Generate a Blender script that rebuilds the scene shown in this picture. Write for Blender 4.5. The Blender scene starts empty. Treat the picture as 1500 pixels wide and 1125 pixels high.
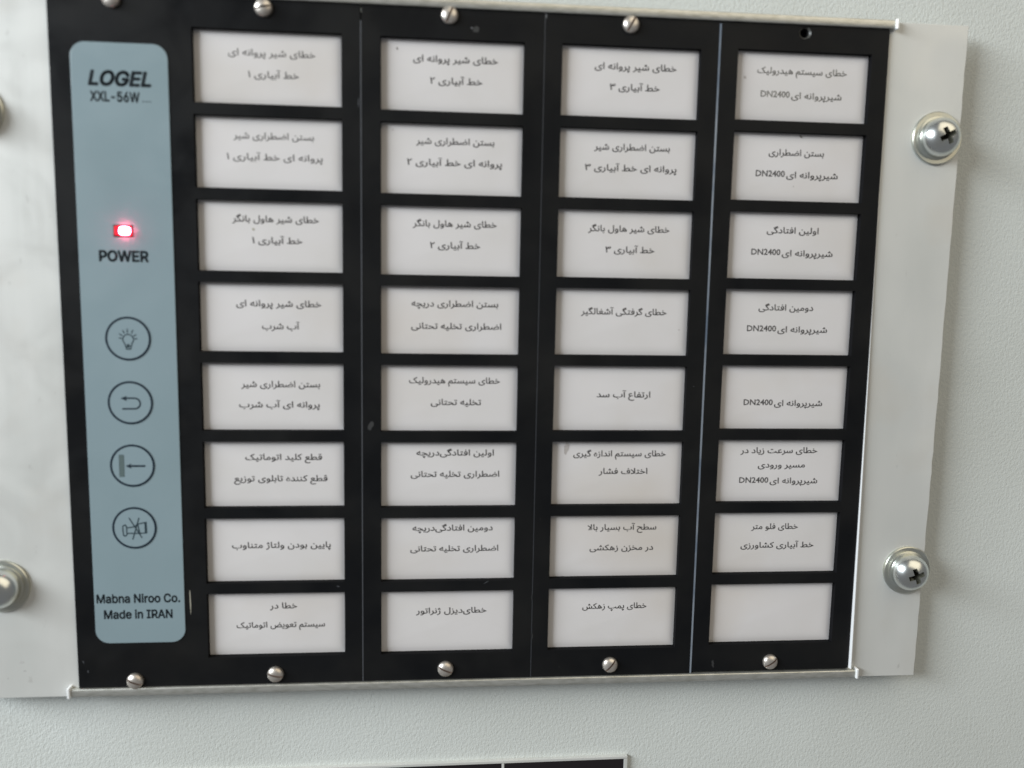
import bpy, bmesh, math, random
from mathutils import Matrix, Vector
C = bpy.context.scene.collection
S = 0.001                       # meshes are written in millimetres
random.seed(7)

# ---------------------------------------------------------------- camera, light, exposure
M = Matrix.Translation((0, 0, 1.5)) @ Matrix.Rotation(math.radians(90), 4, 'X')   # panel plane (x right, y up, z out) -> upright wall
F = 1252.07
RC = Matrix(((0.99569, 0.01850, 0.09043), (-0.00680, 0.99177, -0.12766), (-0.09236, 0.12651, 0.98766)))
camv = Vector((72.5203, -71.6029, 273.8701))
cd = bpy.data.cameras.new('camera'); cam = bpy.data.objects.new('camera', cd); C.objects.link(cam)
cd.sensor_width = 36; cd.lens = F/1500*36; cd.clip_start = .005; cd.clip_end = 50
cam.matrix_world = M @ Matrix.Translation(camv*S) @ RC.transposed().to_4x4()
cd.dof.use_dof = True; cd.dof.focus_distance = .306; cd.dof.aperture_fstop = 5.2
bpy.context.scene.camera = cam

w = bpy.data.worlds.new('World'); bpy.context.scene.world = w; w.use_nodes = True
w.node_tree.nodes['Background'].inputs[0].default_value = (.97, .98, 1.0, 1)
w.node_tree.nodes['Background'].inputs[1].default_value = .16

def area(name, loc, target, sx, sy, power, col):
    l = bpy.data.lights.new(name, 'AREA'); l.shape = 'RECTANGLE'; l.size = sx; l.size_y = sy
    l.energy = power; l.color = col
    o = bpy.data.objects.new(name, l); C.objects.link(o)
    lo = Vector(loc)*S; d = (Vector(target)*S-lo).normalized()
    o.matrix_world = M @ Matrix.Translation(lo) @ d.to_track_quat('-Z', 'Y').to_matrix().to_4x4()
    return o
area('window_light', (-1200, 420, 610), (60, -100, 0), .42, 1.15, 34.0, (.90, .96, 1.0))
area('room_light', (750, 950, 1000), (180, 60, 0), 1.8, 1.4, 9.0, (1.0, .88, .66))
v = bpy.context.scene.view_settings
v.view_transform = 'Standard'; v.look = 'None'; v.exposure = .08; v.gamma = 1; v.use_curve_mapping = False

def px(x, y, z=0.):             # the point of the plane at height z seen at photograph pixel (x, y)
    d = RC.transposed() @ Vector(((x-750)/F, -(y-562.5)/F, -1))
    p = camv+d*((z-camv.z)/d.z)
    return p.x, p.y

# ---------------------------------------------------------------- materials
def mat(name, col, rough=.5, metal=0., spec=.5, var=None, bump=None, emit=None, coat=0, rvar=0., world=False):
    m = bpy.data.materials.new(name); m.use_nodes = True
    nt = m.node_tree; b = nt.nodes['Principled BSDF']
    b.inputs['Base Color'].default_value = (*col, 1); b.inputs['Roughness'].default_value = rough
    b.inputs['Metallic'].default_value = metal; b.inputs['Specular IOR Level'].default_value = spec
    b.inputs['Coat Weight'].default_value = coat
    tc = nt.nodes.new('ShaderNodeTexCoord')
    co = nt.nodes.new('ShaderNodeNewGeometry').outputs['Position'] if world else tc.outputs['Object']
    if rvar:                     # handling marks: broad patches of slightly different gloss
        n = nt.nodes.new('ShaderNodeTexNoise'); n.inputs['Scale'].default_value = 38; n.inputs['Detail'].default_value = 6; n.inputs['Distortion'].default_value = 1.2
        nt.links.new(co, n.inputs[0]); r = nt.nodes.new('ShaderNodeMapRange')
        r.inputs[1].default_value = .35; r.inputs[2].default_value = .68; r.inputs[3].default_value = rough-rvar; r.inputs[4].default_value = rough+rvar
        nt.links.new(n.outputs[0], r.inputs[0]); nt.links.new(r.outputs[0], b.inputs['Roughness'])
    if var:                      # list of (second colour, noise scale, stretch, lo, hi)
        last = None
        for (c2, sc, st, lo, hi) in var:
            mp = nt.nodes.new('ShaderNodeMapping'); mp.inputs['Scale'].default_value = st
            nt.links.new(co, mp.inputs[0])
            n = nt.nodes.new('ShaderNodeTexNoise'); n.inputs['Scale'].default_value = sc; n.inputs['Detail'].default_value = 4
            nt.links.new(mp.outputs[0], n.inputs[0])
            r = nt.nodes.new('ShaderNodeMapRange'); r.inputs[1].default_value = lo; r.inputs[2].default_value = hi
            nt.links.new(n.outputs[0], r.inputs[0])
            mx = nt.nodes.new('ShaderNodeMix'); mx.data_type = 'RGBA'
            nt.links.new(r.outputs[0], mx.inputs[0])
            if last is None: mx.inputs[6].default_value = (*col, 1)
            else: nt.links.new(last, mx.inputs[6])
            mx.inputs[7].default_value = (*c2, 1); last = mx.outputs[2]
        nt.links.new(last, b.inputs['Base Color'])
    if bump:                     # list of (scale, stretch, strength, distance, detail)
        last = None
        for (sc, st, stg, dist, det) in bump:
            mp = nt.nodes.new('ShaderNodeMapping'); mp.inputs['Scale'].default_value = st
            nt.links.new(co, mp.inputs[0])
            n = nt.nodes.new('ShaderNodeTexNoise'); n.inputs['Scale'].default_value = sc; n.inputs['Detail'].default_value = det
            nt.links.new(mp.outputs[0], n.inputs[0])
            bp = nt.nodes.new('ShaderNodeBump'); bp.inputs['Strength'].default_value = stg; bp.inputs['Distance'].default_value = dist
            nt.links.new(n.outputs[0], bp.inputs['Height'])
            if last: nt.links.new(last, bp.inputs['Normal'])
            last = bp.outputs[0]
        nt.links.new(last, b.inputs['Normal'])
    if emit:
        b.inputs['Emission Color'].default_value = (*emit[0], 1); b.inputs['Emission Strength'].default_value = emit[1]
    return m
one = (1, 1, 1)
paint = mat('textured_paint', (.635, .665, .645), .45, spec=.4, rvar=.08, var=[((.59, .615, .59), 14, one, .4, .65)],
            bump=[(1000, (1, .75, 1), .34, .0005, 1.5), (2300, (1, .7, 1), .35, .0003, 1.0)])
alu = mat('satin_aluminium', (.655, .66, .64), .44, .2, .5, rvar=.12, var=[((.60, .61, .59), 45, (1, .3, 1), .42, .7), ((.60, .575, .53), 22, one, .56, .8), ((.50, .50, .48), 330, (1, .5, 1), .70, .82)],
          bump=[(400, (1, .05, 1), .1, .0002, 3)])
bare = mat('bare_aluminium', (.62, .62, .58), .36, .75, .5, var=[((.45, .45, .40), 300, (1, 4, 1), .4, .75)])
bright = mat('cut_metal_edge', (.95, .96, .97), .33, .25)
dull = mat('dull_edge', (.16, .17, .19), .4, .6)
dark_edge = mat('dark_edge', (.06, .065, .075), .4, .3)
blue_edge = mat('bluish_lit_edge', (.17, .22, .30), .4, .5, var=[((.34, .39, .46), 120, (1, .6, 1), .4, .6)])  # bluish window light on the module's side edge is put into this colour
black = mat('black_painted_face', (.0055, .006, .007), .46, spec=.15, rvar=.14, var=[((.011, .011, .011), 34, one, .4, .7), ((.045, .045, .045), 900, (1, .5, 1), .72, .9)],
            bump=[(2500, one, .12, .0001, 2)])
hole_m = mat('hole_dark', (.006, .006, .006), .8)
wall_m = mat('matte_cut_edge', (.006, .006, .007), .8, spec=.1)
rim_m = mat('worn_hole_rim', (.06, .06, .055), .4)
lens_m = mat('white_window_plastic', (.69, .67, .675), .42, spec=.35, world=True, rvar=.10, var=[((.66, .64, .635), 40, one, .4, .7), ((.61, .565, .525), 16, (1, .5, 1), .52, .8)])
sticker_m = mat('blue_grey_film', (.232, .308, .342), .36, spec=.5, rvar=.08, var=[((.222, .297, .327), 25, one, .4, .65)], bump=[(900, one, .06, .0001, 2)])
button_m = mat('membrane_button', (.232, .309, .345), .36, spec=.5)
ink = mat('black_ink', (.016, .024, .03), .6, spec=.2)
navy = mat('navy_ink', (.010, .020, .032), .6, spec=.2)
grey_ink = mat('grey_green_ink', (.085, .125, .125), .6)
icon_ink = mat('icon_ink', (.022, .04, .05), .6, spec=.2)
print_ink = mat('faded_print', (.105, .10, .10), .8, spec=.1)
print_pale = mat('pale_print', (.24, .23, .21), .8, spec=.1)
zinc = mat('zinc_plated_steel', (.74, .77, .76), .26, 1., var=[((.70, .68, .56), 60, one, .45, .7)])
washer_m = mat('zinc_washer', (.58, .61, .57), .30, .9, var=[((.60, .58, .48), 90, one, .4, .7)])
nickel = mat('nickel_screw', (.74, .69, .63), .36, .85, var=[((.48, .42, .37), 300, one, .45, .7)])
rec_m = mat('recess_metal', (.20, .20, .16), .5, .7)
slot_m = mat('slot_metal', (.22, .16, .13), .6, .4)  # same metal in a darker, browner tone for the screw slots
led_red = mat('red_diode_body', (.35, .01, .02), .3, emit=((1, .01, .05), .22))
led_core = mat('glowing_diode', (1, .5, .55), .3, emit=((1, .11, .19), 62))
speck_m = mat('dirt_speck', (.10, .08, .06), .8)
stain_m = mat('grey_smudge', (.47, .44, .425), .6)
chip_m = mat('paint_chip', (.42, .40, .33), .5, .3)
smudge_m = mat('dusty_smudge', (.028, .029, .030), .6)
lowblack = mat('lower_black', (.010, .007, .009), .4)

# ---------------------------------------------------------------- helpers
def link(name, me, m=None, parent=None, smooth=False):
    o = bpy.data.objects.new(name, me); C.objects.link(o)
    if m and not me.materials: me.materials.append(m)
    if smooth:
        for p in me.polygons: p.use_smooth = True
    if parent: o.parent = parent
    return o
def mesh(verts, faces, k=S):
    me = bpy.data.meshes.new('mesh'); me.from_pydata([(a*k, b*k, c*k) for a, b, c in verts], [], faces); me.update(); return me
def bev(o, wd, seg=2, ang=40):
    b = o.modifiers.new('bevel', 'BEVEL'); b.width = wd*S; b.segments = seg; b.limit_method = 'ANGLE'; b.angle_limit = math.radians(ang); return o
def prism(pts, z0, z1):         # outline counter-clockwise
    n = len(pts)
    vs = [(x, y, z0) for x, y in pts]+[(x, y, z1) for x, y in pts]
    fs = [tuple(range(n))[::-1], tuple(range(n, 2*n))]+[(i, (i+1) % n, n+(i+1) % n, n+i) for i in range(n)]
    return mesh(vs, fs)
def box(x0, x1, y0, y1, z0, z1): return prism([(x0, y0), (x1, y0), (x1, y1), (x0, y1)], z0, z1)
def rrect(x0, x1, y0, y1, r, n=8):
    out = []
    for cx, cy, a in ((x1-r, y0+r, -90), (x1-r, y1-r, 0), (x0+r, y1-r, 90), (x0+r, y0+r, 180)):
        for i in range(n+1):
            t = math.radians(a+90*i/n); out.append((cx+r*math.cos(t), cy+r*math.sin(t)))
    return out
def lathe(prof, n=48):          # (r, z) pairs from outside bottom to axis top
    vs, fs = [], []
    for r, z in prof:
        vs += [(r*math.cos(2*math.pi*i/n), r*math.sin(2*math.pi*i/n), z) for i in range(n)]
    for k in range(len(prof)-1):
        for i in range(n):
            j = (i+1) % n; fs.append((k*n+i, k*n+j, (k+1)*n+j, (k+1)*n+i))
    fs.append(tuple(range(n))[::-1]); fs.append(tuple(range((len(prof)-1)*n, len(prof)*n)))
    return mesh(vs, fs)
def cut(me, cutters, depth_mat):    # boolean: head minus recess, recess faces get the second material
    o = bpy.data.objects.new('t', me); C.objects.link(o); tmp = [o]
    for cm in cutters:
        c = bpy.data.objects.new('c', cm); C.objects.link(c); tmp.append(c)
        b = o.modifiers.new('b', 'BOOLEAN'); b.object = c; b.operation = 'DIFFERENCE'; b.solver = 'EXACT'; b.material_mode = 'TRANSFER'
    dg = bpy.context.evaluated_depsgraph_get(); out = bpy.data.meshes.new_from_object(o.evaluated_get(dg))
    for t in tmp: bpy.data.objects.remove(t)
    return out
def strokes(lines, wd, z):      # flat printed lines, each a run of short quads with round caps
    vs, fs = [], []
    for pts in lines:
        for (x0, y0), (x1, y1) in zip(pts, pts[1:]):
            L = math.hypot(x1-x0, y1-y0) or 1e-6; a = math.atan2(y1-y0, x1-x0); k = len(vs); h = wd/2
            ring = [(x1+h*math.cos(a+t), y1+h*math.sin(a+t)) for t in (-1.57, -.8, 0, .8, 1.57)]+[(x0+h*math.cos(a+t), y0+h*math.sin(a+t)) for t in (1.57, 2.35, 3.14, 3.93, 4.71)]
            z += .0004
            vs += [(x, y, z) for x, y in ring]; fs.append(tuple(range(k, k+10)))
    return mesh(vs, fs)
def ring(cx, cy, r0, r1, z, n=72):
    vs = [(cx+r*math.cos(2*math.pi*i/n), cy+r*math.sin(2*math.pi*i/n), z) for r in (r0, r1) for i in range(n)]
    return mesh(vs, [(i, n+i, n+(i+1) % n, (i+1) % n) for i in range(n)])

# Persian shaping: letters -> joined glyph forms, in visual order
FORMS = {'آ': ('FE81', 'FE82'), 'ا': ('FE8D', 'FE8E'), 'ب': ('FE8F', 'FE90', 'FE91', 'FE92'), 'پ': ('FB56', 'FB57', 'FB58', 'FB59'),
 'ت': ('FE95', 'FE96', 'FE97', 'FE98'), 'چ': ('FB7A', 'FB7B', 'FB7C', 'FB7D'), 'ح': ('FEA1', 'FEA2', 'FEA3', 'FEA4'),
 'خ': ('FEA5', 'FEA6', 'FEA7', 'FEA8'), 'د': ('FEA9', 'FEAA'), 'ر': ('FEAD', 'FEAE'), 'ز': ('FEAF', 'FEB0'), 'ژ': ('FB8A', 'FB8B'),
 'س': ('FEB1', 'FEB2', 'FEB3', 'FEB4'), 'ش': ('FEB5', 'FEB6', 'FEB7', 'FEB8'), 'ض': ('FEBD', 'FEBE', 'FEBF', 'FEC0'),
 'ط': ('FEC1', 'FEC2', 'FEC3', 'FEC4'), 'ع': ('FEC9', 'FECA', 'FECB', 'FECC'), 'غ': ('FECD', 'FECE', 'FECF', 'FED0'),
 'ف': ('FED1', 'FED2', 'FED3', 'FED4'), 'ق': ('FED5', 'FED6', 'FED7', 'FED8'), 'ک': ('FB8E', 'FB8F', 'FB90', 'FB91'),
 'گ': ('FB92', 'FB93', 'FB94', 'FB95'), 'ل': ('FEDD', 'FEDE', 'FEDF', 'FEE0'), 'م': ('FEE1', 'FEE2', 'FEE3', 'FEE4'),
 'ن': ('FEE5', 'FEE6', 'FEE7', 'FEE8'), 'و': ('FEED', 'FEEE'), 'ه': ('FEE9', 'FEEA', 'FEEB', 'FEEC'), 'ی': ('FBFC', 'FBFD', 'FBFE', 'FBFF'),
 'لا': ('FEFB', 'FEFC')}
def shape(s):
    toks = []; i = 0
    while i < len(s):
        if s[i:i+2] == 'لا': toks.append('لا'); i += 2
        elif s[i] == 'D': toks.append(s[i:]); break
        else: toks.append(s[i]); i += 1
    out = []
    for k, t in enumerate(toks):
        f = FORMS.get(t)
        if not f: out.append('' if t == '|' else t); continue
        pv = FORMS.get(toks[k-1]) if k else None
        nx = FORMS.get(toks[k+1]) if k+1 < len(toks) else None
        jp = bool(pv and len(pv) == 4); jn = bool(nx and len(f) == 4)
        idx = (3 if jp and jn else 2 if jn else 1 if jp else 0)
        out.append(chr(int(f[idx], 16)))
    return ''.join(out[::-1])
FONT = None
try:                            # a plain grotesque that comes with Blender; without it the default face is used
    import os
    FONT = bpy.data.fonts.load(os.path.join(bpy.utils.resource_path('LOCAL'), 'datafiles', 'fonts', 'Inter.woff2'))
except Exception: pass
def text_mesh(s, off=0., shear=0., res=2, spacing=1., font=None):
    """filled glyphs, thickened by a ribbon of half-width off (em) along every contour"""
    vs, fs = [], []
    for mode in ('BOTH', 'NONE'):
        cu = bpy.data.curves.new('t', 'FONT'); cu.body = s; cu.resolution_u = res; cu.shear = shear; cu.space_character = spacing
        cu.dimensions = '2D'; cu.fill_mode = mode
        if font: cu.font = font
        o = bpy.data.objects.new('t', cu); C.objects.link(o)
        dg = bpy.context.evaluated_depsgraph_get(); me = bpy.data.meshes.new_from_object(o.evaluated_get(dg))
        bpy.data.objects.remove(o); P = [v_.co for v_ in me.vertices]
        if mode == 'BOTH':
            vs += [(q.x, q.y, 0) for q in P]; fs += [tuple(p.vertices) for p in me.polygons]
        elif off > 0:
            for e in me.edges:
                a, b = P[e.vertices[0]], P[e.vertices[1]]; d = b-a; L = d.length
                if L < 1e-6: continue
                d = d/L; n = Vector((-d.y, d.x, 0))*off; x = d*off*.6; k = len(vs)
                for q in (a-x-n*.6, a-n, b-n, b+x-n*.6, b+x+n*.6, b+n, a+n, a-x+n*.6): vs.append((q.x, q.y, 0))
                fs.append(tuple(range(k, k+8)))
    return mesh(vs, fs, 1)
def fit_text(me, x0, x1, yb, sy, z, slope=0.):   # stretch to the width x0..x1, baseline yb, em height sy (mm)
    xs = [q.co.x for q in me.vertices]; a, b = min(xs), max(xs); k = (x1-x0)/(b-a)
    for q in me.vertices:
        x = x0+(q.co.x-a)*k; q.co = (x*S, (yb+q.co.y*sy+(x-(x0+x1)/2)*slope)*S, z*S)
    return me

# ---------------------------------------------------------------- the painted cabinet door behind
wall_z = -9.
wme = mesh([(-900, -900, 0), (1100, -900, 0), (1100, 900, 0), (-900, 900, 0), (-900, -900, -2), (1100, -900, -2), (1100, 900, -2), (-900, 900, -2)],
           [(0, 1, 2, 3), (7, 6, 5, 4), (4, 5, 1, 0), (5, 6, 2, 1), (6, 7, 3, 2), (7, 4, 0, 3)])
wall = link('cabinet_wall', wme, paint); wall.matrix_world = M @ Matrix.Translation((0, 0, wall_z*S))
wall['kind'] = 'structure'

# ---------------------------------------------------------------- the annunciator
root = bpy.data.objects.new('alarm_annunciator', None); C.objects.link(root); root.matrix_world = M; root.empty_display_size = .02
root['label'] = 'large alarm panel with thirty-two white text windows, black face and blue-grey button strip'
root['category'] = 'alarm panel'

# mounting plates, left and right, with slightly ragged sawn outer edges
def side_plate(x0, x1, y0, y1, rag, lbl):
    n = 60; pts = [(x0+(.45 if rag else 0), y0)]
    if rag: pts += [(x1-(.55*max(0, -(y0+(y1-y0)*i/n)-110)/100)+random.uniform(-.14, .14), y0+(y1-y0)*i/n) for i in range(n+1)]+[(x0-.6, y1)]
    else: pts += [(x1, y0), (x1, y1), (x0, y1)]
    o = link('mounting_plate', prism(pts, -3.2, -1.), alu, root); bev(o, .15); o['label'] = lbl; return o
side_plate(-78, -41.05, -210.4, 12.2, False, 'left flange of pale aluminium, brightly lit')
side_plate(218.3, 244.6, -210.5, 11.2, True, 'right flange with an uneven sawn outer edge')
for x0, x1 in ((-78, -60), (226, 242)):   # hidden spacers that carry the flanges on the wall
    o = link('standoff_bar', box(x0, x1, -205, 5, wall_z, -3.2), alu, root)
o = link('housing', box(-40, 217, -206, 7.5, wall_z, -3.3), black, root)

# bright lip along the inner edge of the right flange, wider at the bottom
lip = mesh([(218.66, -206.6, -1.1), (219.5, -206.6, -1.1), (217.75, 7.5, -1.1), (217.62, 7.5, -1.1),
            (219.3, -206.6, 1.0), (219.5, -206.6, 1.0), (217.75, 7.5, -.96), (217.65, 7.5, -.96)],
           [(0, 3, 2, 1), (4, 5, 6, 7), (0, 1, 5, 4), (1, 2, 6, 5), (2, 3, 7, 6), (3, 0, 4, 7)])
link('edge_lip', lip, bright, root)

# rails top and bottom: round-nosed bars, a small bent lip at each end
def rail(y0, y1, x0, x1):
    n = 9; prof = [(y0, -4.5)]
    for i in range(n+1):
        t = math.pi*i/n; prof.append(((y0+y1)/2-(y1-y0)/2*math.cos(t), .3+.6*max(0, math.sin(t))**.5))
    prof.append((y1, -4.5)); m_ = len(prof)
    vs = [(x, y, z) for x in (x0, x1) for y, z in prof]
    fs = [tuple(range(m_)), tuple(range(m_, 2*m_))[::-1]]+[(i, m_+i, m_+(i+1) % m_, (i+1) % m_) for i in range(m_)]
    r = link('rail', mesh(vs, fs), bare, root)
    for xe, s in ((x0, -1), (x1, 1)):
        e = link('rail_end', box(min(xe, xe+s*.9), max(xe, xe+s*.9), y0-.25, y1+.75 if y0 < -100 else y1+.25, -3, 1.5), bright, r); bev(e, .3, 3)
    return r
rb = rail(-209.9, -207.25, -43.4, 221.3); rb['label'] = 'lower rail'
rt = rail(8.75, 11.4, -43.4, 218.9); rt['label'] = 'upper rail'

# black face plates with eight apertures each
COLX = [0., 55.93, 111.89, 168.0]; YO = [0., .2, -.04, -.69]; WW, PY, WH = 44.13, 25.157, 21.63
def face_plate(xl, xr, yt, yb, ci, hole=None, xrb=None):
    hx0, hx1 = COLX[ci], COLX[ci]+WW
    ys = [yt]; cells = []
    for r in range(8):
        a = -(r*PY+YO[ci]); ys += [a, a-WH]
    ys.append(yb)
    xs = [xl, hx0, hx1, xr]
    if hole: xs = [xl, hx0, hole[0]-4, hole[0]+4, hx1, xr]
    ys = sorted(set(ys+([hole[1]-3.6, hole[1]+.8+1.2] if hole else [])), reverse=True)
    bm = bmesh.new(); z1, z0 = 0., -3.2; V = {}
    def vv(i, j, z):
        x = xs[i]
        if xrb and i == len(xs)-1: x = xs[i]+(xrb-xs[i])*(yt-ys[j])/(yt-yb)
        if (i, j, z) not in V: V[(i, j, z)] = bm.verts.new((x*S, ys[j]*S, z*S))
        return V[(i, j, z)]
    ix = {x: i for i, x in enumerate(xs)}
    def isopen(i, j):
        if i < 0 or j < 0 or i >= len(xs)-1 or j >= len(ys)-1: return True
        xm = (xs[i]+xs[i+1])/2; ym = (ys[j]+ys[j+1])/2
        return hx0 < xm < hx1 and any(-(r*PY+YO[ci])-WH < ym < -(r*PY+YO[ci]) for r in range(8))
    for i in range(len(xs)-1):
        for j in range(len(ys)-1):
            if isopen(i, j): continue
            xm = (xs[i]+xs[i+1])/2; ym = (ys[j]+ys[j+1])/2
            if hole and abs(xm-hole[0]) < 1 and abs(ym-(hole[1]-.8)) < 1.5:
                n = 32; quad = [vv(i, j+1, z1), vv(i+1, j+1, z1), vv(i+1, j, z1), vv(i, j, z1)]
                rr = []
                for k in range(n):
                    t = -3*math.pi/4+2*math.pi*k/n
                    rr.append((bm.verts.new(((hole[0]+2.0*math.cos(t))*S, (hole[1]+2.0*math.sin(t))*S, z1*S)),
                               bm.verts.new(((hole[0]+1.45*math.cos(t))*S, (hole[1]+1.45*math.sin(t))*S, (z1-.5)*S)),
                               bm.verts.new(((hole[0]+1.45*math.cos(t))*S, (hole[1]+1.45*math.sin(t))*S, (z0-1)*S))))
                for k in range(n):
                    k2 = (k+1) % n; q = k//8
                    bm.faces.new((quad[q], rr[k2][0], rr[k][0]) if True else ())
                    f = bm.faces.new((rr[k][0], rr[k2][0], rr[k2][1], rr[k][1])); f.material_index = 1
                    f = bm.faces.new((rr[k][1], rr[k2][1], rr[k2][2], rr[k][2])); f.material_index = 2
                for q in range(4): bm.faces.new((quad[q], quad[(q+1) % 4], rr[((q+1)*8) % n][0]))
                f = bm.faces.new([r_[2] for r_ in rr]); f.material_index = 2
            else:
                bm.faces.new((vv(i, j+1, z1), vv(i+1, j+1, z1), vv(i+1, j, z1), vv(i, j, z1)))
            bm.faces.new((vv(i, j, z0), vv(i+1, j, z0), vv(i+1, j+1, z0), vv(i, j+1, z0)))
            if isopen(i-1, j): bm.faces.new((vv(i, j, z1), vv(i, j, z0), vv(i, j+1, z0), vv(i, j+1, z1))).material_index = 3
            if isopen(i+1, j): bm.faces.new((vv(i+1, j+1, z1), vv(i+1, j+1, z0), vv(i+1, j, z0), vv(i+1, j, z1))).material_index = 3
            if isopen(i, j-1): bm.faces.new((vv(i+1, j, z1), vv(i+1, j, z0), vv(i, j, z0), vv(i, j, z1))).material_index = 3
            if isopen(i, j+1): bm.faces.new((vv(i, j+1, z1), vv(i, j+1, z0), vv(i+1, j+1, z0), vv(i+1, j+1, z1))).material_index = 3
    me = bpy.data.meshes.new('face_plate'); bm.to_mesh(me); bm.free()
    me.materials.append(black); me.materials.append(rim_m); me.materials.append(hole_m); me.materials.append(wall_m)
    return link('face_plate', me, None, root)
f1 = face_plate(-41.0, 49.8, 8.6, -207.1, 0); f1['label'] = 'widest face plate, carrying the blue-grey button strip'
face_plate(50.15, 106.15, 8.6, -207.1, 1)
face_plate(106.45, 161.6, 8.6, -207.1, 2)
f4 = face_plate(162.25, 217.55, 8.6, -206.6, 3, (189.5, 6.4), 218.6); f4['label'] = 'right-hand face plate with an empty screw hole at the top'
def strip(x0, x1, z, m, y1=8.0): link('edge_strip', box(x0, x1, -207.0, y1, -3., z), m, root)
strip(49.84, 50.11, .02, dull, 4); strip(106.19, 106.41, .02, dark_edge); strip(161.64, 162.21, .05, blue_edge)

# windows
def lens_mesh():
    W, H = WW-.06, WH-.06; lv = [(0, 1.2, -3.1), (0, 1.2, -2.25), (.9, 1.6, -2.02), (1.9, 1.9, -1.90), (3.4, 2.2, -1.80)]
    rings = []
    for k, (ins, r, z) in enumerate(lv):
        rr = .25 if k < 2 else r
        rings.append([(x, y, z) for x, y in rrect(ins, W-ins, -H+ins, -ins, rr, 6)])
    n = len(rings[0]); vs = [p for r in rings for p in r]; fs = []
    for k in range(len(rings)-1):
        for i in range(n): fs.append((k*n+i, k*n+(i+1) % n, (k+1)*n+(i+1) % n, (k+1)*n+i))
    fs.append(tuple(range((len(rings)-1)*n, len(rings)*n))); fs.append(tuple(range(n))[::-1])
    return mesh(vs, fs)
LM = lens_mesh()
for p in LM.polygons: p.use_smooth = True
LM.set_sharp_from_angle(angle=math.radians(60))
LM.materials.append(lens_m)
O = {'A': (260, (20, 270, 510, 740)), 'B': (530, (20, 270, 510, 740)), 'C': (780, (20, 270, 510, 740)), 'D': (1020, (20, 270, 510, 740))}
T = {  # (column, row): [(words, left, right, baseline) in 4.1667x enlargements of the photograph]
 (0, 0): [('خطای شیر پروانه ای', 308, 840, 262), ('خط آبیاری ۱', 430, 740, 394)],
 (0, 1): [('بستن اضطراری شیر', 340, 832, 768), ('پروانه ای خط آبیاری ۱', 300, 885, 897)],
 (0, 2): [('خطای شیر هاول بانگر', 333, 862, 232), ('خط آبیاری ۱', 455, 762, 362)],
 (0, 3): [('خطای شیر پروانه ای', 357, 877, 747), ('آب شرب', 515, 745, 884)],
 (0, 4): [('بستن اضطراری شیر', 388, 870, 238), ('پروانه ای آب شرب', 375, 868, 362)],
 (0, 5): [('قطع کلید اتوماتیک', 413, 882, 682), ('قطع کننده تابلوی توزیع', 345, 915, 812)],
 (0, 6): [('پایین بودن ولتاژ متناوب', 332, 935, 260)],
 (0, 7): [('خطا در', 563, 730, 630), ('سیستم تعویض اتوماتیک', 360, 900, 745)],
 (1, 0): [('خطای شیر پروانه ای', 312, 830, 300), ('خط آبیاری ۲', 415, 735, 432)],
 (1, 1): [('بستن اضطراری شیر', 330, 808, 800), ('پروانه ای خط آبیاری ۲', 275, 855, 930)],
 (1, 2): [('خطای شیر هاول بانگر', 310, 822, 260), ('خط آبیاری ۲', 415, 722, 392)],
 (1, 3): [('بستن اضطراری دریچه', 302, 832, 747), ('اضطراری تخلیه تحتانی', 300, 850, 884)],
 (1, 4): [('خطای سیستم هیدرولیک', 287, 842, 215), ('تخلیه تحتانی', 420, 727, 347)],
 (1, 5): [('اولین افتادگی|دریچه', 332, 805, 655), ('اضطراری تخلیه تحتانی', 297, 838, 785)],
 (1, 6): [('دومین افتادگی|دریچه', 308, 798, 155), ('اضطراری تخلیه تحتانی', 295, 832, 280)],
 (1, 7): [('خطای|دیزل ژنراتور', 330, 760, 658)],
 (2, 0): [('خطای شیر پروانه ای', 378, 878, 345), ('خط آبیاری ۳', 470, 775, 470)],
 (2, 1): [('بستن اضطراری شیر', 375, 838, 835), ('پروانه ای خط آبیاری ۳', 318, 878, 962)],
 (2, 2): [('خطای شیر هاول بانگر', 338, 835, 290), ('خط آبیاری ۳', 443, 743, 418)],
 (2, 3): [('خطای گرفتگی آشغالگیر', 295, 817, 795)],
 (2, 4): [('ارتفاع آب سد', 390, 718, 300)],
 (2, 5): [('خطای سیستم اندازه گیری', 248, 812, 660), ('اختلاف فشار', 403, 700, 767)],
 (2, 6): [('سطح آب بسیار بالا', 335, 755, 150), ('در مخزن زهکشی', 347, 735, 274)],
 (2, 7): [('خطای پمپ زهکش', 303, 695, 630)],
 (3, 0): [('خطای سیستم هیدرولیک', 370, 917, 372), ('شیرپروانه ای DN2400', 390, 885, 520)],
 (3, 1): [('بستن اضطراری', 440, 778, 868), ('شیرپروانه ای DN2400', 360, 862, 1003)],
 (3, 2): [('اولین افتادگی', 428, 745, 300), ('شیرپروانه ای DN2400', 333, 830, 438)],
 (3, 3): [('دومین افتادگی', 378, 712, 770), ('شیرپروانه ای DN2400', 307, 797, 903)],
 (3, 4): [('شیرپروانه ای DN2400', 370, 850, 352)],
 (3, 5): [('خطای سرعت زیاد در', 352, 820, 640), ('مسیر ورودی', 458, 745, 728), ('شیرپروانه ای DN2400', 343, 820, 825)],
 (3, 6): [('خطای فلو متر', 418, 702, 145), ('خط آبیاری کشاورزی', 352, 797, 258)],
}
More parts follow.
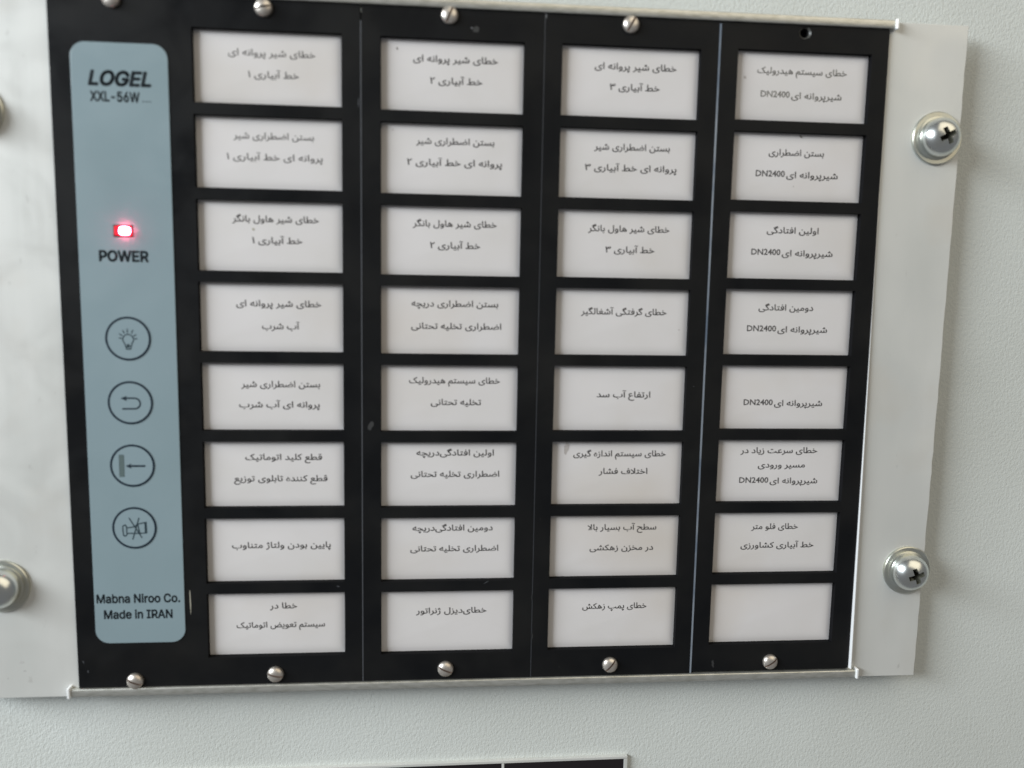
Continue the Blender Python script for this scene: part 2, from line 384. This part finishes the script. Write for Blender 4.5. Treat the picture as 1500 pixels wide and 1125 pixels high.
ENG = {(0, 7): 'two short lines set high in the window', (3, 5): 'three lines of print', (3, 7): 'blank window without any print',
       (2, 3): 'one line of print set high', (2, 4): 'one short line of print in the middle', (0, 6): 'one long line of print', (1, 7): 'one line of print',
       (2, 7): 'one line of print near the top', (3, 4): 'one line of print ending in DN2400', (3, 0): 'faint print, second line ending in DN2400',
       (3, 1): 'second line ending in DN2400, dark speck at the top', (3, 2): 'second line ending in DN2400', (3, 3): 'second line ending in DN2400',
       (1, 0): 'two lines, small dark mark in the upper left corner', (2, 5): 'two lines, brownish smudge in the upper left corner',
       (0, 2): 'two lines with a small yellow-brown dot between them'}
def blob(cx, cy, rx, ry, z, rot=0., n=14, j=.25):
    vs = []
    for i in range(n):
        t = 2*math.pi*i/n; k = 1+random.uniform(-j, j); x, y = rx*k*math.cos(t), ry*k*math.sin(t)
        vs.append((cx+x*math.cos(rot)-y*math.sin(rot), cy+x*math.sin(rot)+y*math.cos(rot), z))
    return mesh(vs, [tuple(range(n))])
SPK = {(1, 0): [(581.5, 71, .22, .5, .5, speck_m)], (3, 1): [(1173, 200, .22, .6, .9, speck_m), (1162, 273, .2, .2, 0, stain_m)], (2, 5): [(829, 658, .8, 2.2, -.1, stain_m)],
       (0, 2): [(371, 336, .4, .4, 0, chip_m)], (2, 3): [(994, 483, .2, .25, .6, stain_m)], (3, 0): [(1091, 113, .5, .5, 0, stain_m)], (1, 1): [(575, 190, .2, .2, 0, stain_m)]}
for c in range(4):
    for r in range(8):
        wn = link('window_panel', LM, None, root)
        ox, oy = COLX[c]+.03, -(r*PY+YO[c])-.03
        wn.location = (ox*S, oy*S, 0)
        if (c, r) in ENG: wn['label'] = ENG[(c, r)]
        L = 'ABCD'[c]; x00, yy = O[L]
        if c == 3 and r >= 4: x00 = 1000
        y00 = yy[r//2]
        for (s, a, b, y) in T.get((c, r), []):
            ym = y00+y/4.16667; z = -1.77
            P0 = px(x00+a/4.16667, ym, z); P1 = px(x00+b/4.16667, ym, z); yb = (P0[1]+P1[1])/2
            if 'DN2400' in s:
                words = shape(s.replace(' DN2400', '')); k = 178/4.16667
                Pm = px(x00+a/4.16667+k, ym, z)
                m1 = fit_text(text_mesh('DN2400', .02), P0[0]-ox, Pm[0]-ox, yb-oy+.25, 2.75, z)
                lt = link('lettering', m1, print_ink if (c, r) != (3, 0) else print_pale, wn)
                m2 = fit_text(text_mesh(words, .017), Pm[0]+.5-ox, P1[0]-ox, yb-oy, 2.75, z)
                link('lettering', m2, print_ink if (c, r) != (3, 0) else print_pale, wn)
            else:
                me = fit_text(text_mesh(shape(s), .010 if (c == 0 and r < 2) else .017), P0[0]-ox, P1[0]-ox, yb-oy, 2.75, z)
                link('lettering', me, print_pale if (c, r) in ((3, 0),) else print_ink, wn)
        for (x, y, rx, ry, rot, mm_) in SPK.get((c, r), []):
            q = px(x, y, -1.77); link('speck', blob(q[0]-ox, q[1]-oy, rx, ry, -1.775, rot), mm_, wn)

# control strip with printed film
st = link('control_strip', prism(rrect(-35.0, -6.95, -192.0, -5.5, 4.3), .0, .22), sticker_m, root); bev(st, .1)
zt = .235
HCAP = max(q.co.y for q in text_mesh('H', .03, 0, 4, 1., FONT).vertices)
def tx(s, x0, x1, yb, cap, off=.02, shear=0., z=zt):
    me = text_mesh(s, off, shear, 4, 1., FONT); me = fit_text(me, x0, x1, yb, cap/HCAP if s != '...' else 3, z); return link('lettering', me, ink, st)
tx('LOGEL', -30.2, -11.9, -17.75, 4.25, .036, .22); tx('XXL-56W', -29.7, -15.4, -22.4, 2.9, .030); tx('...', -14.7, -12.2, -22.3, 2.95, .01)
tx('POWER', -29.1, -14.4, -69.65, 3.25, .036)
tx('Mabna Niroo Co.', -34.3, -8.3, -178.4, 2.9, .026); tx('Made in IRAN', -32.2, -10.8, -183.7, 2.9, .026)
btn = [(-21.4, -93.35), (-21.45, -113.4), (-21.55, -133.45), (-21.65, -153.65)]
for i, (bx_, by_) in enumerate(btn):
    n = 64; b = link('button', prism([(bx_+6.85*math.cos(2*math.pi*k/n), by_+6.85*math.sin(2*math.pi*k/n)) for k in range(n)], .22, .30), button_m, st)
    b['label'] = ['button with light bulb symbol', 'button with return arrow symbol', 'button with arrow pointing at a bar', 'button with crossed-out horn symbol'][i]
    link('button_ring', ring(bx_, by_, 6.16, 6.84, .315), navy, st)
def ic(i, c0, lines, wd, m, name='symbol'):
    bx_, by_ = btn[i]
    link(name, strokes([[(bx_+(x-c0[0])/27.6, by_-(y-c0[1])/27.6) for x, y in l] for l in lines], wd, .315), m, st)
def arc(cx, cy, r, a0, a1, n=16): return [(cx+r*math.cos(math.radians(a0+(a1-a0)*k/n)), cy+r*math.sin(math.radians(a0+(a1-a0)*k/n))) for k in range(n+1)]
c0 = (557, 312)
ic(0, c0, [arc(557, 320, 44, 130, 410, 22), [(527, 352), (542, 402), (575, 402), (588, 352)], [(545, 372), (572, 372)], [(553, 360), (548, 385), (562, 388), (560, 362)],
           [(515, 243), (527, 264)], [(553, 230), (553, 262)], [(598, 241), (587, 264)], [(488, 272), (508, 286)], [(484, 306), (504, 310)], [(622, 277), (604, 290)], [(630, 312), (610, 314)]], .34, icon_ink)
c1 = (576, 842)
ic(1, c1, [[(520, 802)]+[(615, 802)]+arc(612, 848, 46, -90, 90, 12)+[(512, 895)]], .5, navy)
def poly(i, c0, pts, m, z=.318):
    bx_, by_ = btn[i]; link('symbol', mesh([(bx_+(x-c0[0])/27.6, by_-(y-c0[1])/27.6, z) for x, y in pts], [tuple(range(len(pts)))]), m, st)
poly(1, c1, [(494, 803), (548, 782), (540, 803), (548, 828)], navy, .33)
c2 = (594, 290)
poly(2, c2, [(485, 196), (485, 386), (523, 386), (523, 196)], grey_ink)
ic(2, c2, [[(485, 196), (485, 386), (523, 386), (523, 196), (485, 196)]], .2, icon_ink)
ic(2, c2, [[(575, 293), (697, 293)]], .62, navy); poly(2, c2, [(534, 293), (585, 272), (577, 293), (585, 315)], navy, .33)
c3 = (612, 800)
ic(3, c3, [[(515, 782), (535, 772), (545, 790), (546, 862), (530, 874), (517, 866), (512, 800), (515, 782)], [(545, 800), (610, 790), (640, 765), (712, 750), (714, 846), (650, 850), (548, 848)],
           [(655, 850), (640, 765)], [(570, 712), (672, 888)], [(652, 712), (595, 902)], [(702, 752), (704, 846)]], .38, icon_ink)

# power light: a red rectangular diode with a hot core
led = link('power_light', box(-24.3, -19.0, -62.1, -58.95, .0, .55), led_red, root); bev(led, .2)
led['label'] = 'glowing red power light'
link('light_core', prism(rrect(-22.55, -19.45, -61.7, -59.3, .9), .55, 1.25), led_core, led)
fr = link('light_bezel', prism(rrect(-24.55, -18.75, -62.35, -58.7, .2), .21, .30), mat('bezel', (.02, .005, .006), .4), led)

# slotted screws
def dome(r, h, edge, n=10):
    pr = [(r, -.6), (r, edge)]
    for i in range(1, n+1):
        t = math.pi/2*i/n; pr.append((max(r*math.cos(t)**.9, .02) if i < n else .02, edge+(h-edge)*math.sin(t)))
    return pr
head = lathe(dome(2.65, 1.85, .35), 40); head.materials.append(nickel)
sl = box(-4, 4, -.30, .30, 1.0, 4); sl.materials.append(slot_m)
HM = cut(head, [sl], None)
def slotted(x, y, ang, lbl=None):
    s = link('slotted_screw', HM, None, root); s.location = (x*S, y*S, 0); s.rotation_euler = (0, 0, math.radians(ang)); return s
for p in HM.polygons: p.use_smooth = True
HM.set_sharp_from_angle(angle=math.radians(35))
for X, Y, a in ((161, -3, 20), (385, 10.5, 12), (658.5, 21.5, 66), (925, 35, 60), (197, 999, -22), (403, 989, -14), (652.5, 981, -24), (894, 975, 50), (1129, 970.5, 35)):
    q = px(X, Y, .9); slotted(q[0], q[1], a)

# large cross-head mounting screws with washers
def cross(sz, w_, z0, z1):
    vs, fs = [], []
    pts = [(w_, w_), (w_, sz), (-w_, sz), (-w_, w_), (-sz, w_), (-sz, -w_), (-w_, -w_), (-w_, -sz), (w_, -sz), (w_, -w_), (sz, -w_), (sz, w_)]
    n = 12; vs = [(x*.45, y*.45, z0) for x, y in pts]+[(x, y, z1) for x, y in pts]
    return mesh(vs, [tuple(range(n))[::-1], tuple(range(n, 2*n))]+[(i, (i+1) % n, n+(i+1) % n, n+i) for i in range(n)])
bh = lathe([(r, z+3.6-2.2 if z > -.5 else 1.2) for r, z in dome(6.3, 6.0, 1.2, 14)], 64); bh.materials.append(zinc)
cr = cross(3.3, .95, 2.2, 9); cr.materials.append(rec_m)
cr2 = cross(1.6, .9, 2.4, 7.2); cr2.materials.append(rec_m)
cr2.transform(Matrix.Rotation(math.radians(45), 4, 'Z')); BM_ = cut(bh, [cr, cr2], None)
for p in BM_.polygons: p.use_smooth = True
BM_.set_sharp_from_angle(angle=math.radians(35))
wm = lathe([(8.5, 0), (8.5, .75), (8.2, 1.0), (3, 1.0)], 72); wm.materials.append(washer_m)
wm2 = lathe([(7.0, 1.0), (7.0, 1.3), (6.8, 1.45), (3, 1.7)], 64); wm2.materials.append(washer_m)
def big(X, Y, ang, dx=0):
    s = link('mounting_screw', BM_, None, root); s.location = (X*S, Y*S, -1.0*S); s.rotation_euler = (0, 0, math.radians(ang))
    a = link('washer', wm, None, s); b = link('lock_washer', wm2, None, s)
    for m_ in (wm, wm2):
        m_.set_sharp_from_angle(angle=math.radians(35))
for (X, Y, a) in ((236.4, -24.6, 28), (237.9, -171.4, 20), (-63.2, -172.6, 40), (-63.3, -26.4, 15)): big(X, Y, a)

# wear on the black faces: chips, scratches, dusty smudges
for x, y, rx, ry, rot, m_, z in ((278.5, 880, .18, 3.9, .02, chip_m, .02), (543, 623, .7, 1.6, -.3, smudge_m, .02), (697, 43, .9, .9, 0, smudge_m, .02), (691, 41, .3, .3, 0, dull, .03),
        (122, 970, .12, .5, .3, dull, .02), (129, 984, .12, .5, .1, dull, .02), (800, 23, .25, .9, 0, dull, .02), (779, 875, .25, .9, 0, smudge_m, .02), (779, 932, .3, 1.1, 0, smudge_m, .02),
        (1044, 972, .4, 1.3, .1, smudge_m, .02), (525, 150, .12, 1.5, 0, dull, .02), (712, 853, .1, .9, -1, dull, .02), (495, 859, .12, .5, 1.4, dull, .02), (1016, 566, .1, .2, 0, dull, .02)):
    q = px(x, y, 0); link('scratch', blob(q[0], q[1], rx, ry, z, rot), m_, root)
for x, y, rx, ry in ((36, 983, .55, .35), (12, 994, .25, .3), (32, 970, .8, .5)):
    q = px(x, y, -1); link('scratch', blob(q[0], q[1], rx, ry, -.98), mat('grey_mark', (.48, .48, .47), .6), root)

# ---------------------------------------------------------------- second panel below, only its top edge in view
r2 = bpy.data.objects.new('lower_panel', None); C.objects.link(r2); r2.matrix_world = M @ Matrix.Translation((0, -.32, wall_z*S)) @ Matrix.Rotation(.0045, 4, 'Z'); r2.empty_display_size = .02
r2['label'] = 'black panel with thin silver rim at the bottom edge, mostly out of view'; r2['category'] = 'panel'
LX, RX, TY = -30, 143.2, -242.2; oy = -320
def lp(name, x0, x1, y0, y1, z0, z1, m): return bev(link(name, box(x0, x1, y0-oy, y1-oy, z0, z1), m, r2), .12)
lp('rim', LX, RX, TY-1.0, TY, 0, 1.6, alu); rr = lp('rim', RX-1.3, RX, TY-75, TY-1.15, 0, 1.6, alu)
lp('rim', LX, LX+1.3, TY-75, TY-1.15, 0, 1.6, alu); lp('rim', LX, RX, TY-76.2, TY-75.05, 0, 1.6, bright)
for a, b in ((LX+1.35, 58.0), (58.35, 98.0), (99.0, RX-1.35)): lp('black_insert', a, b, TY-75, TY-1.15, 0, 1.3, lowblack)
lp('divider', 98.05, 98.95, TY-75, TY-1.15, 0, 1.45, alu); lp('divider', 58.05, 58.3, TY-75, TY-1.15, 0, 1.35, dull)
